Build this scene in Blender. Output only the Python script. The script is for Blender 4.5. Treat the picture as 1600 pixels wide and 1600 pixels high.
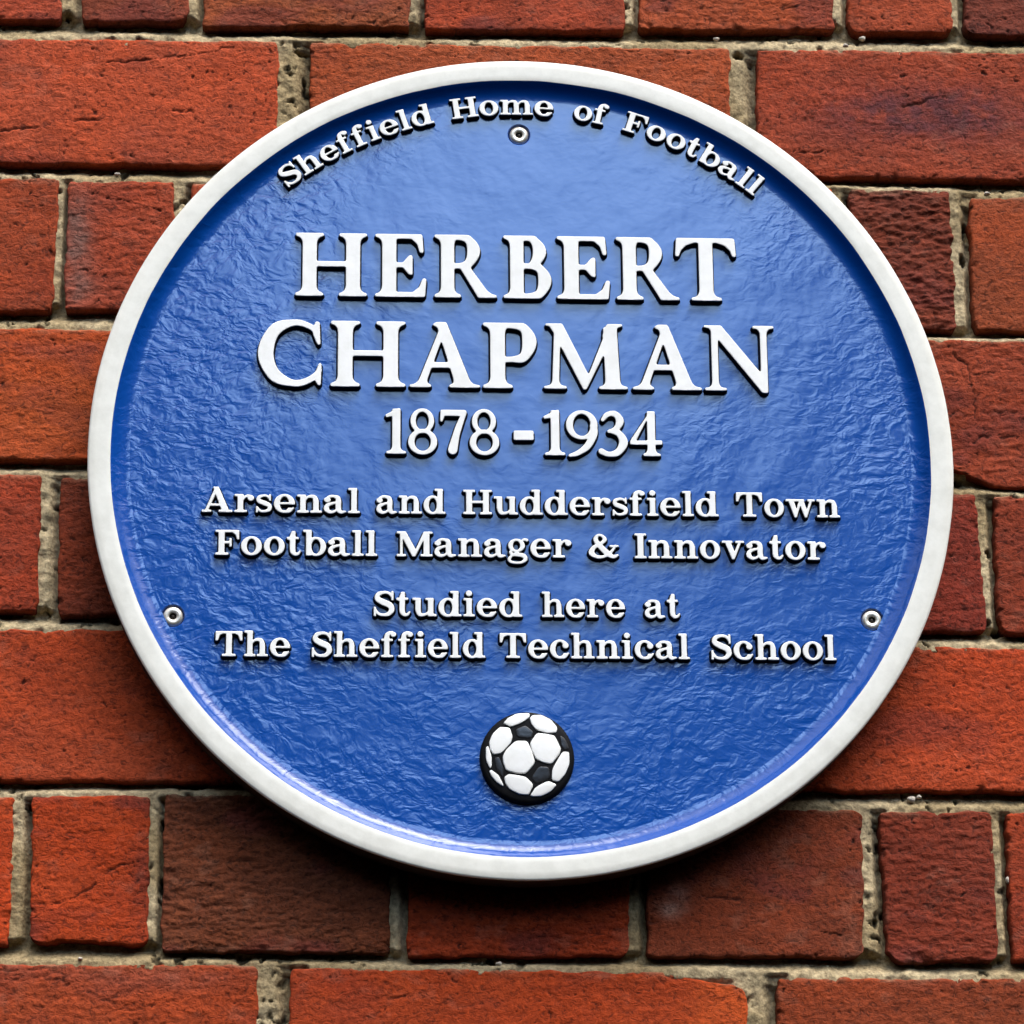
import bpy, math, random
import numpy as np
from mathutils import Matrix, Vector
from mathutils.geometry import tessellate_polygon

random.seed(7)
R = math.radians
scene = bpy.context.scene
for o in list(bpy.data.objects):
    bpy.data.objects.remove(o)

# ------------------------------------------------------------------ camera
PITCH, YAW, ROLL = 0.3184664, -0.0562680, -0.0085165
cp, sp, cy, sy, cr, sr = (math.cos(PITCH), math.sin(PITCH), math.cos(YAW), math.sin(YAW), math.cos(ROLL), math.sin(ROLL))
def _rz(v): return Vector((cy*v[0]-sy*v[1], sy*v[0]+cy*v[1], v[2]))
_f = _rz((0, cp, sp)); _u = _rz((0, -sp, cp)); _r = _rz((1, 0, 0))
cR = cr*_r + sr*_u; cU = -sr*_r + cr*_u
cam_data = bpy.data.cameras.new('camera')
cam_data.sensor_width = 36.0; cam_data.lens = 5125.86/1600*36.0
cam_data.clip_start = 0.02; cam_data.clip_end = 500
cam = bpy.data.objects.new('camera', cam_data)
scene.collection.objects.link(cam)
M = Matrix((cR, cU, -_f)).transposed().to_4x4(); M.translation = (-0.0844901, -1.4999813, -0.5131675)
cam.matrix_world = M
scene.camera = cam

# ------------------------------------------------------------------ daylight (overcast, brighter from the upper right)
SUN_EL, SUN_AZ = R(60), R(147)          # azimuth clockwise from +Y (the wall's back)
world = bpy.data.worlds.new('World'); scene.world = world; world.use_nodes = True
wt = world.node_tree; wt.nodes.clear()
def WN(t, **k):
    n = wt.nodes.new(t)
    for a, b in k.items(): setattr(n, a, b)
    return n
w_out = WN('ShaderNodeOutputWorld'); w_bg = WN('ShaderNodeBackground'); w_bg.inputs[1].default_value = 0.15
w_sky = WN('ShaderNodeTexSky', sky_type='NISHITA'); w_sky.sun_disc = False
w_sky.sun_elevation = SUN_EL; w_sky.sun_rotation = SUN_AZ; w_sky.dust_density = 3.0
w_hs = WN('ShaderNodeHueSaturation'); w_hs.inputs['Saturation'].default_value = 0.36
wt.links.new(w_sky.outputs[0], w_hs.inputs['Color'])
# cloud cover breaking up the sky
w_tc = WN('ShaderNodeTexCoord'); w_no = WN('ShaderNodeTexNoise'); w_no.inputs['Scale'].default_value = 3.2; w_no.inputs['Detail'].default_value = 5
w_map = WN('ShaderNodeMapping'); w_map.inputs['Location'].default_value = (0.35, 0.1, 0.2); w_map.inputs['Scale'].default_value = (1, 1, 2.0)
wt.links.new(w_tc.outputs['Generated'], w_map.inputs[0]); wt.links.new(w_map.outputs[0], w_no.inputs['Vector'])
w_cr = WN('ShaderNodeMapRange'); w_cr.inputs[1].default_value = .35; w_cr.inputs[2].default_value = .68; w_cr.inputs[3].default_value = .75; w_cr.inputs[4].default_value = 1.35
wt.links.new(w_no.outputs[0], w_cr.inputs[0])
w_m1 = WN('ShaderNodeMix', data_type='RGBA', blend_type='MULTIPLY'); w_m1.inputs[0].default_value = 1
wt.links.new(w_hs.outputs[0], w_m1.inputs[6]); wt.links.new(w_cr.outputs[0], w_m1.inputs[7])
# the dark skyline across the street: no sky light from low elevations
w_sep = WN('ShaderNodeSeparateXYZ'); wt.links.new(w_tc.outputs['Generated'], w_sep.inputs[0])
w_n2 = WN('ShaderNodeTexNoise'); w_n2.inputs['Scale'].default_value = 2.6; w_n2.inputs['Detail'].default_value = 4
w_mp2 = WN('ShaderNodeMapping'); w_mp2.inputs['Scale'].default_value = (1, 1, .2); wt.links.new(w_tc.outputs['Generated'], w_mp2.inputs[0]); wt.links.new(w_mp2.outputs[0], w_n2.inputs['Vector'])
w_ma = WN('ShaderNodeMath', operation='MULTIPLY_ADD'); w_ma.inputs[1].default_value = -.30; w_ma.inputs[2].default_value = .15
wt.links.new(w_n2.outputs[0], w_ma.inputs[0])
w_ad = WN('ShaderNodeMath', operation='ADD'); wt.links.new(w_sep.outputs[2], w_ad.inputs[0]); wt.links.new(w_ma.outputs[0], w_ad.inputs[1])
# roofs rise towards the left of the view and far right
w_x = WN('ShaderNodeMath', operation='SUBTRACT'); w_x.inputs[1].default_value = 0.06; wt.links.new(w_sep.outputs[0], w_x.inputs[0])
w_xa = WN('ShaderNodeMath', operation='ABSOLUTE'); wt.links.new(w_x.outputs[0], w_xa.inputs[0])
w_xm = WN('ShaderNodeMath', operation='MULTIPLY'); w_xm.inputs[1].default_value = -0.9; wt.links.new(w_xa.outputs[0], w_xm.inputs[0])
w_xc = WN('ShaderNodeMath', operation='MAXIMUM'); w_xc.inputs[1].default_value = -0.16; wt.links.new(w_xm.outputs[0], w_xc.inputs[0])
w_ad2 = WN('ShaderNodeMath', operation='ADD'); wt.links.new(w_ad.outputs[0], w_ad2.inputs[0]); wt.links.new(w_xc.outputs[0], w_ad2.inputs[1])
w_mr = WN('ShaderNodeMapRange', interpolation_type='SMOOTHSTEP'); w_mr.inputs[1].default_value = .20; w_mr.inputs[2].default_value = .38; w_mr.inputs[3].default_value = .04; w_mr.inputs[4].default_value = 1.0
wt.links.new(w_ad2.outputs[0], w_mr.inputs[0])
w_m2 = WN('ShaderNodeMix', data_type='RGBA', blend_type='MULTIPLY'); w_m2.inputs[0].default_value = 1
wt.links.new(w_m1.outputs[2], w_m2.inputs[6]); wt.links.new(w_mr.outputs[0], w_m2.inputs[7])
# overcast: zenith brighter than the horizon, plus an unseen bright patch added for the plaque's sheen
w_zg = WN('ShaderNodeMapRange'); w_zg.inputs[1].default_value = .2; w_zg.inputs[2].default_value = .95; w_zg.inputs[3].default_value = .55; w_zg.inputs[4].default_value = 2.0
wt.links.new(w_sep.outputs[2], w_zg.inputs[0])
w_dot = WN('ShaderNodeVectorMath', operation='DOT_PRODUCT'); _d = Vector((.085, -.92, .36)).normalized(); w_dot.inputs[1].default_value = _d
wt.links.new(w_tc.outputs['Generated'], w_dot.inputs[0])
w_br = WN('ShaderNodeMapRange', interpolation_type='SMOOTHSTEP'); w_br.inputs[1].default_value = .976; w_br.inputs[2].default_value = .997; w_br.inputs[3].default_value = 0; w_br.inputs[4].default_value = 1.0
wt.links.new(w_dot.outputs['Value'], w_br.inputs[0])
w_bc = WN('ShaderNodeMix', data_type='RGBA', blend_type='MIX'); w_bc.inputs[6].default_value = (0, 0, 0, 1); w_bc.inputs[7].default_value = (2.4, 3.9, 5.6, 1)   # colour of the added patch, lights up the enamel's reflection
wt.links.new(w_br.outputs[0], w_bc.inputs[0])
w_gn = WN('ShaderNodeMix', data_type='RGBA', blend_type='ADD'); w_gn.inputs[0].default_value = 1; wt.links.new(w_zg.outputs[0], w_gn.inputs[6]); wt.links.new(w_bc.outputs[2], w_gn.inputs[7])
w_m3 = WN('ShaderNodeMix', data_type='RGBA', blend_type='MULTIPLY'); w_m3.inputs[0].default_value = 1
wt.links.new(w_m2.outputs[2], w_m3.inputs[6]); wt.links.new(w_gn.outputs[2], w_m3.inputs[7])
wt.links.new(w_m3.outputs[2], w_bg.inputs[0]); wt.links.new(w_bg.outputs[0], w_out.inputs[0])

sun_data = bpy.data.lights.new('sun', 'SUN'); sun_data.energy = 1.15; sun_data.angle = R(42); sun_data.color = (1, .98, .94)
sun = bpy.data.objects.new('sun', sun_data); scene.collection.objects.link(sun)
sdir = Vector((math.sin(SUN_AZ)*math.cos(SUN_EL), math.cos(SUN_AZ)*math.cos(SUN_EL), math.sin(SUN_EL)))
sun.rotation_euler = sdir.to_track_quat('Z', 'Y').to_euler()

scene.view_settings.view_transform = 'Standard'; scene.view_settings.look = 'None'
scene.view_settings.gamma = 1.0; scene.view_settings.use_curve_mapping = False
scene.view_settings.exposure = 0.70

# ------------------------------------------------------------------ helpers
def link(o, parent=None):
    scene.collection.objects.link(o)
    if parent: o.parent = parent
    return o
def thing(name, label, cat, loc):
    o = bpy.data.objects.new(name, None); o.location = loc; o.empty_display_size = .05
    o['label'] = label; o['category'] = cat
    return link(o)
def mesh_obj(name, verts, quads=None, tris=None, mats=(), parent=None, midx=None, smooth=True, attrs=None):
    me = bpy.data.meshes.new(name)
    verts = np.asarray(verts, np.float32).reshape(-1, 3)
    nq = 0 if quads is None else len(quads); nt = 0 if tris is None else len(tris)
    me.vertices.add(len(verts)); me.vertices.foreach_set('co', verts.ravel())
    idx = []
    if nq: idx.append(np.asarray(quads, np.int32).ravel())
    if nt: idx.append(np.asarray(tris, np.int32).ravel())
    idx = np.concatenate(idx)
    me.loops.add(len(idx)); me.loops.foreach_set('vertex_index', idx)
    starts = np.concatenate([np.arange(nq)*4, nq*4+np.arange(nt)*3]).astype(np.int32)
    me.polygons.add(nq+nt); me.polygons.foreach_set('loop_start', starts)
    for m in mats: me.materials.append(m)
    if midx is not None: me.polygons.foreach_set('material_index', np.asarray(midx, np.int32))
    me.polygons.foreach_set('use_smooth', np.full(nq+nt, smooth, bool))
    if attrs:
        for k, v in attrs.items():
            v = np.asarray(v, np.float32)
            if v.ndim == 2:
                a = me.attributes.new(k, 'FLOAT_COLOR', 'POINT'); a.data.foreach_set('color', np.c_[v, np.ones(len(v), np.float32)].ravel().astype(np.float32))
            else:
                a = me.attributes.new(k, 'FLOAT', 'POINT'); a.data.foreach_set('value', v)
    me.update(calc_edges=True); me.validate()
    return link(bpy.data.objects.new(name, me), parent)

# smooth value noise on numpy arrays
_rng = np.random.default_rng(11)
_T = _rng.random((256, 256)).astype(np.float32)
def vnoise(x, y, seed=0):
    x = x + seed*37.17; y = y + seed*91.73
    xi = np.floor(x).astype(int); yi = np.floor(y).astype(int)
    fx = x-xi; fy = y-yi
    fx = fx*fx*fx*(fx*(fx*6-15)+10); fy = fy*fy*fy*(fy*(fy*6-15)+10)
    a = _T[xi & 255, yi & 255]; b = _T[(xi+1) & 255, yi & 255]; c = _T[xi & 255, (yi+1) & 255]; d = _T[(xi+1) & 255, (yi+1) & 255]
    return (a*(1-fx)+b*fx)*(1-fy)+(c*(1-fx)+d*fx)*fy
def fbm(x, y, seed=0, o=4):
    s = 0; a = .5
    for i in range(o):
        c, q = math.cos(.6+i*1.1), math.sin(.6+i*1.1)
        s = s + a*(vnoise((x*c-y*q)*2**i+i*13.7, (x*q+y*c)*2**i-i*7.3, seed+i)-.5)*2; a *= .5
    return s
def sstep(a, b, x):
    t = np.clip((x-a)/(b-a), 0, 1); return t*t*(3-2*t)
def seg_dist(x, y, pts):
    d = np.full(x.shape, 1e9)
    for (x0, y0), (x1, y1) in zip(pts[:-1], pts[1:]):
        dx, dy = x1-x0, y1-y0; t = np.clip(((x-x0)*dx+(y-y0)*dy)/(dx*dx+dy*dy+1e-9), 0, 1)
        d = np.minimum(d, np.hypot(x-x0-t*dx, y-y0-t*dy))
    return d
def lin(c): return tuple(((v/255)/12.92 if v/255 <= .04045 else ((v/255+.055)/1.055)**2.4) for v in c)

def new_mat(name):
    m = bpy.data.materials.new(name); m.use_nodes = True
    nt = m.node_tree; p = nt.nodes['Principled BSDF']
    return m, nt, p
def N(nt, t, ins=None, **k):
    n = nt.nodes.new(t)
    for a, b in k.items(): setattr(n, a, b)
    for a, b in (ins or {}).items(): n.inputs[a].default_value = b
    return n

# ------------------------------------------------------------------ materials
def brick_material():
    m, nt, p = new_mat('brick_clay'); L = nt.links.new
    at = N(nt, 'ShaderNodeAttribute', attribute_name='tint'); pit_and_shade = N(nt, 'ShaderNodeAttribute', attribute_name='pit_and_shade')
    tc = N(nt, 'ShaderNodeTexCoord')
    n1 = N(nt, 'ShaderNodeTexNoise', {'Scale': 380, 'Detail': 5, 'Roughness': .7}); L(tc.outputs['Object'], n1.inputs['Vector'])
    mp = N(nt, 'ShaderNodeMapping', {'Scale': (300, 300, 430)}); L(tc.outputs['Object'], mp.inputs[0])
    n2 = N(nt, 'ShaderNodeTexNoise', {'Scale': 1, 'Detail': 4, 'Roughness': .6, 'Distortion': 1.3}); L(mp.outputs[0], n2.inputs['Vector'])
    v = N(nt, 'ShaderNodeTexVoronoi', {'Scale': 330, 'Randomness': 1}); L(tc.outputs['Object'], v.inputs['Vector'])
    # colour: grainy variation, sooty pits, painted shade on the brick sides
    mr = N(nt, 'ShaderNodeMapRange', {1: .3, 2: .72, 3: .60, 4: 1.34}); L(n1.outputs[0], mr.inputs[0])
    mu = N(nt, 'ShaderNodeMix', {0: 1.0}, data_type='RGBA', blend_type='MULTIPLY'); L(at.outputs['Color'], mu.inputs[6]); L(mr.outputs[0], mu.inputs[7])
    mr2 = N(nt, 'ShaderNodeMapRange', {1: .34, 2: .47, 3: .38, 4: 1.0}); L(n2.outputs[0], mr2.inputs[0])
    mu2 = N(nt, 'ShaderNodeMix', {0: .9}, data_type='RGBA', blend_type='MULTIPLY'); L(mu.outputs[2], mu2.inputs[6]); L(mr2.outputs[0], mu2.inputs[7])
    mx = N(nt, 'ShaderNodeMix', {7: (.012, .005, .003, 1)}, data_type='RGBA'); L(pit_and_shade.outputs['Fac'], mx.inputs[0]); L(mu2.outputs[2], mx.inputs[6])
    L(mx.outputs[2], p.inputs['Base Color'])
    p.inputs['Roughness'].default_value = .85; p.inputs['Specular IOR Level'].default_value = .25
    ad = N(nt, 'ShaderNodeMath', operation='MULTIPLY_ADD'); L(n2.outputs[0], ad.inputs[0]); ad.inputs[1].default_value = 1.0; L(n1.outputs[0], ad.inputs[2])
    b = N(nt, 'ShaderNodeBump', {'Strength': .85, 'Distance': .0009}); L(ad.outputs[0], b.inputs['Height'])
    L(b.outputs[0], p.inputs['Normal'])
    return m
def mortar_material():
    m, nt, p = new_mat('mortar_sand_lime'); L = nt.links.new
    at = N(nt, 'ShaderNodeAttribute', attribute_name='tint'); tc = N(nt, 'ShaderNodeTexCoord')
    n1 = N(nt, 'ShaderNodeTexNoise', {'Scale': 420, 'Detail': 5, 'Roughness': .7}); L(tc.outputs['Object'], n1.inputs['Vector'])
    v = N(nt, 'ShaderNodeTexVoronoi', {'Scale': 520}); L(tc.outputs['Object'], v.inputs['Vector'])
    mr = N(nt, 'ShaderNodeMapRange', {1: .3, 2: .7, 3: .5, 4: 1.45}); L(n1.outputs[0], mr.inputs[0])
    mu = N(nt, 'ShaderNodeMix', {0: 1.0}, data_type='RGBA', blend_type='MULTIPLY'); L(at.outputs['Color'], mu.inputs[6]); L(mr.outputs[0], mu.inputs[7])
    L(mu.outputs[2], p.inputs['Base Color'])
    p.inputs['Roughness'].default_value = .95; p.inputs['Specular IOR Level'].default_value = .15
    b = N(nt, 'ShaderNodeBump', {'Strength': .8, 'Distance': .0010}); L(n1.outputs[0], b.inputs['Height'])
    b2 = N(nt, 'ShaderNodeBump', {'Strength': .4, 'Distance': .0008}); L(v.outputs['Distance'], b2.inputs['Height']); L(b.outputs[0], b2.inputs['Normal'])
    L(b2.outputs[0], p.inputs['Normal'])
    return m
def enamel_material():
    m, nt, p = new_mat('blue_enamel'); L = nt.links.new
    tc = N(nt, 'ShaderNodeTexCoord')
    sp_ = N(nt, 'ShaderNodeSeparateXYZ'); L(tc.outputs['Object'], sp_.inputs[0])
    # object coordinates: x across, z up the plate
    rad = N(nt, 'ShaderNodeVectorMath', operation='LENGTH'); L(tc.outputs['Object'], rad.inputs[0])
    warp = N(nt, 'ShaderNodeTexNoise', {'Scale': 26, 'Detail': 2}); L(tc.outputs['Object'], warp.inputs['Vector'])
    ws = N(nt, 'ShaderNodeVectorMath', operation='SCALE'); L(warp.outputs['Color'], ws.inputs[0]); ws.inputs['Scale'].default_value = .018
    wa = N(nt, 'ShaderNodeVectorMath', operation='ADD'); L(tc.outputs['Object'], wa.inputs[0]); L(ws.outputs[0], wa.inputs[1])
    mp = N(nt, 'ShaderNodeMapping', {'Rotation': (0, R(40), 0), 'Scale': (165, 165, 235)}); L(wa.outputs[0], mp.inputs[0])
    n1 = N(nt, 'ShaderNodeTexNoise', {'Scale': 1, 'Detail': 2.2, 'Roughness': .5, 'Distortion': .5}); L(mp.outputs[0], n1.inputs['Vector'])
    n3 = N(nt, 'ShaderNodeTexNoise', {'Scale': 34, 'Detail': 3}); L(tc.outputs['Object'], n3.inputs['Vector'])
    big = N(nt, 'ShaderNodeTexNoise', {'Scale': 17, 'Detail': 3}); L(tc.outputs['Object'], big.inputs['Vector'])
    # the casting is rougher towards the rim and smoother around the upper middle
    off = N(nt, 'ShaderNodeVectorMath', operation='SUBTRACT'); L(tc.outputs['Object'], off.inputs[0]); off.inputs[1].default_value = (.02, -.019, .06)
    sc0 = N(nt, 'ShaderNodeVectorMath', operation='MULTIPLY'); L(off.outputs[0], sc0.inputs[0]); sc0.inputs[1].default_value = (1.05, 0, .72)
    ln = N(nt, 'ShaderNodeVectorMath', operation='LENGTH'); L(sc0.outputs[0], ln.inputs[0])
    mk = N(nt, 'ShaderNodeMath', operation='MULTIPLY_ADD'); L(big.outputs[0], mk.inputs[0]); mk.inputs[1].default_value = .22; L(ln.outputs['Value'], mk.inputs[2])
    mr = N(nt, 'ShaderNodeMapRange', {1: .18, 2: .32, 3: .05, 4: .36}, interpolation_type='SMOOTHSTEP'); L(mk.outputs[0], mr.inputs[0])
    b0 = N(nt, 'ShaderNodeBump', {'Strength': .24, 'Distance': .0022}); L(n3.outputs[0], b0.inputs['Height'])
    b1 = N(nt, 'ShaderNodeBump', {'Distance': .0011}); L(n1.outputs[0], b1.inputs['Height']); L(mr.outputs[0], b1.inputs['Strength']); L(b0.outputs[0], b1.inputs['Normal'])
    p.inputs['Base Color'].default_value = (.0004, .062, .335, 1)
    p.inputs['Roughness'].default_value = .32; p.inputs['IOR'].default_value = 1.55
    p.inputs['Coat Weight'].default_value = 1.0; p.inputs['Coat Roughness'].default_value = .13; p.inputs['Coat IOR'].default_value = 1.5; p.inputs['Specular IOR Level'].default_value = .12
    L(b1.outputs[0], p.inputs['Normal']); L(b1.outputs[0], p.inputs['Coat Normal'])
    return m
def white_material(name, dirty, clean):
    m, nt, p = new_mat(name); L = nt.links.new
    tc = N(nt, 'ShaderNodeTexCoord')
    n = N(nt, 'ShaderNodeTexNoise', {'Scale': 110, 'Detail': 6, 'Roughness': .65}); L(tc.outputs['Object'], n.inputs['Vector'])
    cr_ = N(nt, 'ShaderNodeMix', {6: (*dirty, 1), 7: (*clean, 1)}, data_type='RGBA')
    mr = N(nt, 'ShaderNodeMapRange', {1: .35, 2: .6}); L(n.outputs[0], mr.inputs[0]); L(mr.outputs[0], cr_.inputs[0]); L(cr_.outputs[2], p.inputs['Base Color'])
    p.inputs['Roughness'].default_value = .38
    n2 = N(nt, 'ShaderNodeTexNoise', {'Scale': 140, 'Detail': 3}); L(tc.outputs['Object'], n2.inputs['Vector'])
    b = N(nt, 'ShaderNodeBump', {'Strength': .25, 'Distance': .0006}); L(n2.outputs[0], b.inputs['Height']); L(b.outputs[0], p.inputs['Normal'])
    return m
def plain(name, col, rough, metal=0.0, bump=0.0, spec=.5):
    m, nt, p = new_mat(name); L = nt.links.new
    tc = N(nt, 'ShaderNodeTexCoord'); n = N(nt, 'ShaderNodeTexNoise', {'Scale': 300, 'Detail': 4}); L(tc.outputs['Object'], n.inputs['Vector'])
    mr = N(nt, 'ShaderNodeMapRange', {1: .3, 2: .7, 3: .75, 4: 1.2}); L(n.outputs[0], mr.inputs[0])
    mu = N(nt, 'ShaderNodeMix', {0: 1.0, 6: (*col, 1)}, data_type='RGBA', blend_type='MULTIPLY'); L(mr.outputs[0], mu.inputs[7]); L(mu.outputs[2], p.inputs['Base Color'])
    p.inputs['Specular IOR Level'].default_value = spec; p.inputs['Roughness'].default_value = rough; p.inputs['Metallic'].default_value = metal
    b = N(nt, 'ShaderNodeBump', {'Strength': .3, 'Distance': .0005 + bump}); L(n.outputs[0], b.inputs['Height']); L(b.outputs[0], p.inputs['Normal'])
    return m
BRICK = brick_material(); MORTAR = mortar_material(); BLUE = enamel_material(); WHITE = white_material('white_letter_enamel', (.84, .84, .80), (.91, .91, .89)); RIMWHITE = white_material('cream_rim_enamel', (.74, .73, .655), (.825, .815, .74))
LETTER_SHADE = plain('shaded_letter_side', (.002, .004, .014), .8, spec=.15)  # blue letter sides, their shade painted in as a near-black colour
BLACK = plain('black_paint', (.004, .004, .005), .6, spec=.12)
BLACKPANEL = plain('black_panel_paint', (.014, .014, .016), .3, spec=.5)
EDGE = plain('dark_plaque_edge', (.010, .010, .013), .7)
STEEL = plain('bright_steel', (.70, .66, .57), .36, .6)
DARKSTEEL = plain('dark_socket', (.02, .016, .012), .6)

# ------------------------------------------------------------------ brick wall
# front face corners of every brick in mm on the wall plane: TL, TR, BR, BL (x, z)
BR = {
 'A1':[-313.9, 318.9, -228.7, 320.7, -225.0, 241.1, -309.9, 240.6], 'A2':[-217.4, 321.0, -163.3, 322.2, -161.1, 241.3, -214.1, 240.3], 'A3':[-154.8, 322.4, -49.9, 324.6, -49.8, 240.5, -153.7, 238.9], 'A4':[-41.4, 324.8, 61.0, 327.1, 59.7, 240.4, -42.0, 239.2], 'A5':[69.0, 327.2, 168.8, 329.4, 166.5, 242.8, 67.2, 241.3], 'A6':[176.2, 329.6, 229.8, 330.8, 227.0, 242.1, 174.0, 241.5], 'A7':[237.2, 330.9, 303.1, 332.4, 299.3, 241.6, 233.9, 241.1], 
 'B1':[-333.1, 229.1, -115.9, 231.1, -115.6, 162.4, -331.0, 161.7], 'B2':[-99.8, 230.6, 112.7, 231.0, 111.0, 160.8, -100.0, 161.3], 'B3':[126.4, 230.9, 351.4, 232.1, 347.1, 160.7, 124.5, 161.0], 
 'C1':[-280.4, 153.9, -222.9, 153.8, -223.9, 84.0, -280.2, 82.2], 'C2':[-218.4, 152.5, -166.1, 153.0, -166.0, 85.4, -218.6, 84.7], 'C3':[-157.5, 152.4, -49.7, 153.4, -49.5, 84.3, -157.2, 83.5], 'C4':[-40.7, 153.5, 62.2, 154.5, 60.9, 84.4, -40.7, 83.7], 'C5':[70.3, 154.6, 162.1, 154.6, 160.4, 79.6, 69.1, 83.8], 'C6':[170.8, 154.4, 221.5, 153.5, 221.7, 79.7, 169.3, 80.0], 'C7':[231.1, 150.1, 288.4, 152.8, 287.0, 79.9, 230.6, 79.1], 
 'D1':[-353.7, 73.2, -146.4, 74.3, -145.0, 6.1, -351.2, 6.5], 'D2':[-136.5, 74.4, 82.8, 74.2, 82.4, 4.2, -135.2, 4.2], 'D3':[92.9, 74.0, 338.0, 73.4, 335.7, -1.5, 91.7, 3.6], 
 'E1':[-279.4, -1.8, -226.3, -1.3, -225.7, -69.5, -279.2, -69.3], 'E2':[-217.1, -2.5, -163.3, -1.9, -162.2, -70.6, -215.7, -71.0], 'E3':[-154.1, -2.5, -46.3, -2.7, -46.2, -72.2, -152.5, -71.8], 'E4':[-37.0, -2.6, 71.6, -2.8, 70.0, -73.2, -37.1, -72.8], 'E5':[80.9, -4.0, 162.1, -5.2, 160.8, -75.1, 79.8, -74.4], 'E6':[171.5, -5.7, 226.7, -6.5, 227.7, -76.2, 169.2, -75.7], 'E7':[234.8, -7.7, 294.1, -7.8, 292.6, -76.7, 234.1, -77.1], 
 'F1':[-335.5, -78.8, -116.1, -78.5, -115.0, -151.9, -335.6, -151.8], 'F2':[-107.0, -79.6, 112.8, -81.8, 111.2, -153.3, -106.0, -151.9], 'F3':[122.0, -83.0, 338.8, -85.3, 336.5, -155.3, 120.3, -154.5], 
 'G1':[-289.7, -158.2, -233.0, -159.8, -232.6, -229.2, -289.0, -228.4], 'G2':[-224.7, -158.9, -169.9, -158.6, -169.2, -229.0, -223.0, -228.8], 'G3':[-163.1, -157.7, -57.5, -159.0, -58.4, -232.7, -163.0, -231.4], 'G4':[-50.3, -160.8, 54.5, -162.2, 52.8, -233.6, -49.9, -233.8], 'G5':[63.2, -163.4, 163.6, -163.6, 162.2, -233.7, 60.8, -233.6], 'G6':[171.8, -164.8, 225.6, -164.5, 224.8, -236.0, 173.8, -236.1], 'G7':[232.1, -164.5, 286.7, -164.9, 286.5, -236.2, 232.0, -235.1], 
 'H1':[-336.2, -238.5, -118.9, -237.8, -118.7, -306.4, -336.3, -306.2], 'H2':[-103.4, -239.3, 106.4, -241.6, 106.7, -309.5, -103.4, -307.6], 'H3':[120.6, -243.7, 341.8, -243.9, 340.8, -312.6, 120.4, -311.2], 
}
# average fired colour of each brick
COL = {'A1': (168,70,52), 'A2': (140,64,48), 'A3': (150,75,50), 'A4': (158,66,48), 'A5': (170,78,52), 'A6': (160,70,50), 'A7': (118,54,48),
 'B1': (180,76,52), 'B2': (165,76,48), 'B3': (158,66,46), 'C1': (156,64,38), 'C2': (160,66,46), 'C6': (118,52,42), 'C7': (150,68,42),
 'D1': (176,74,38), 'D3': (150,62,42), 'E1': (156,60,40), 'E2': (130,54,36), 'E6': (134,48,38), 'E7': (134,54,38),
 'F1': (170,66,36), 'F3': (174,66,36), 'G1': (182,66,28), 'G2': (172,63,26), 'G3': (112,58,42), 'G4': (160,58,28), 'G5': (128,57,38), 'G6': (126,50,36), 'G7': (158,60,34),
 'H1': (166,68,38), 'H2': (172,66,32), 'H3': (138,60,36)}
WRINK = {'G3': 3.2, 'C6': 2.5, 'E2': 1.5, 'E6': 1.5, 'D3': 1.2, 'G6': 1.2, 'G4': 1.3, 'C2': 1.1}
ROUND = {'A2': (2,2,7,3), 'A6': (2,2,4,6), 'A7': (2,2,4,8), 'G5': (3,5,5,3), 'G6': (3,4,5,7), 'G2': (3,3,5,6), 'H2': (2,9,3,3), 'G4': (2,2,5,2), 'E7': (2,2,3,7)}
CRACK = {'B1': [[(-204.4, 217.4), (-178.3, 220.0), (-152.7, 224.0), (-138.4, 227.8)], [(-253.2, 178.9), (-240.6, 180.9), (-234.3, 182.1)], [(-217.0, 185.5), (-202.8, 186.4)], [(-168.0, 191.6), (-157.5, 191.8)]],
 'G2': [[(-214.0, -210.7), (-201.0, -205.6), (-193.8, -200.8)], [(-188.1, -194.1), (-182.3, -191.7), (-175.0, -190.2)], [(-223.2, -200.3), (-215.7, -203.2)]],
 'D3': [[(219.1, 66.4), (225.8, 60.1), (228.1, 44.0), (228.7, 32.3), (234.3, 24.0)], [(229.5, 23.0), (251.7, 22.9)], [(228.1, 56.4), (239.3, 56.6)]],
 'B3': [[(199.7, 200.4), (209.6, 202.7), (214.7, 205.6), (222.9, 205.8)], [(146.6, 174.0), (156.3, 174.2)], [(191.2, 191.7), (197.6, 189.0)]],
 'C2': [[(-199.9, 143.5), (-185.7, 141.3), (-172.9, 137.0)], [(-183.9, 133.4), (-177.5, 131.8), (-171.2, 128.5)]],
 'G5': [[(86.5, -205.3), (97.0, -206.5), (106.0, -207.1)], [(141.4, -221.8), (151.9, -223.3)]],
 'H2': [[(-57.8, -253.4), (-50.4, -251.9)]]}
PATCH = {'B3': [(214,197,58,17,(92,46,50),.9)], 'C2': [(-214,122,9,26,(120,86,76),.85), (-212,95,8,10,(124,90,80),.6)], 'H2': [(97,-262,17,24,(200,84,30),.75)],
 'G5': [(73,-212,6,4,(190,150,130),.5), (76,-205,5,6,(170,120,100),.5)], 'G4': [(0,-165,60,16,(120,46,30),.6)], 'H1': [(-170,-244,50,6,(140,76,60),.5)], 'G2': [(-172,-200,6,26,(110,44,30),.7)],
 'F1': [(-200,-140,60,18,(174,74,40),.7)], 'F3': [(200,-145,70,12,(186,74,36),.7)], 'D1': [(-210,30,60,26,(176,80,34),.6)]}

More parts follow.
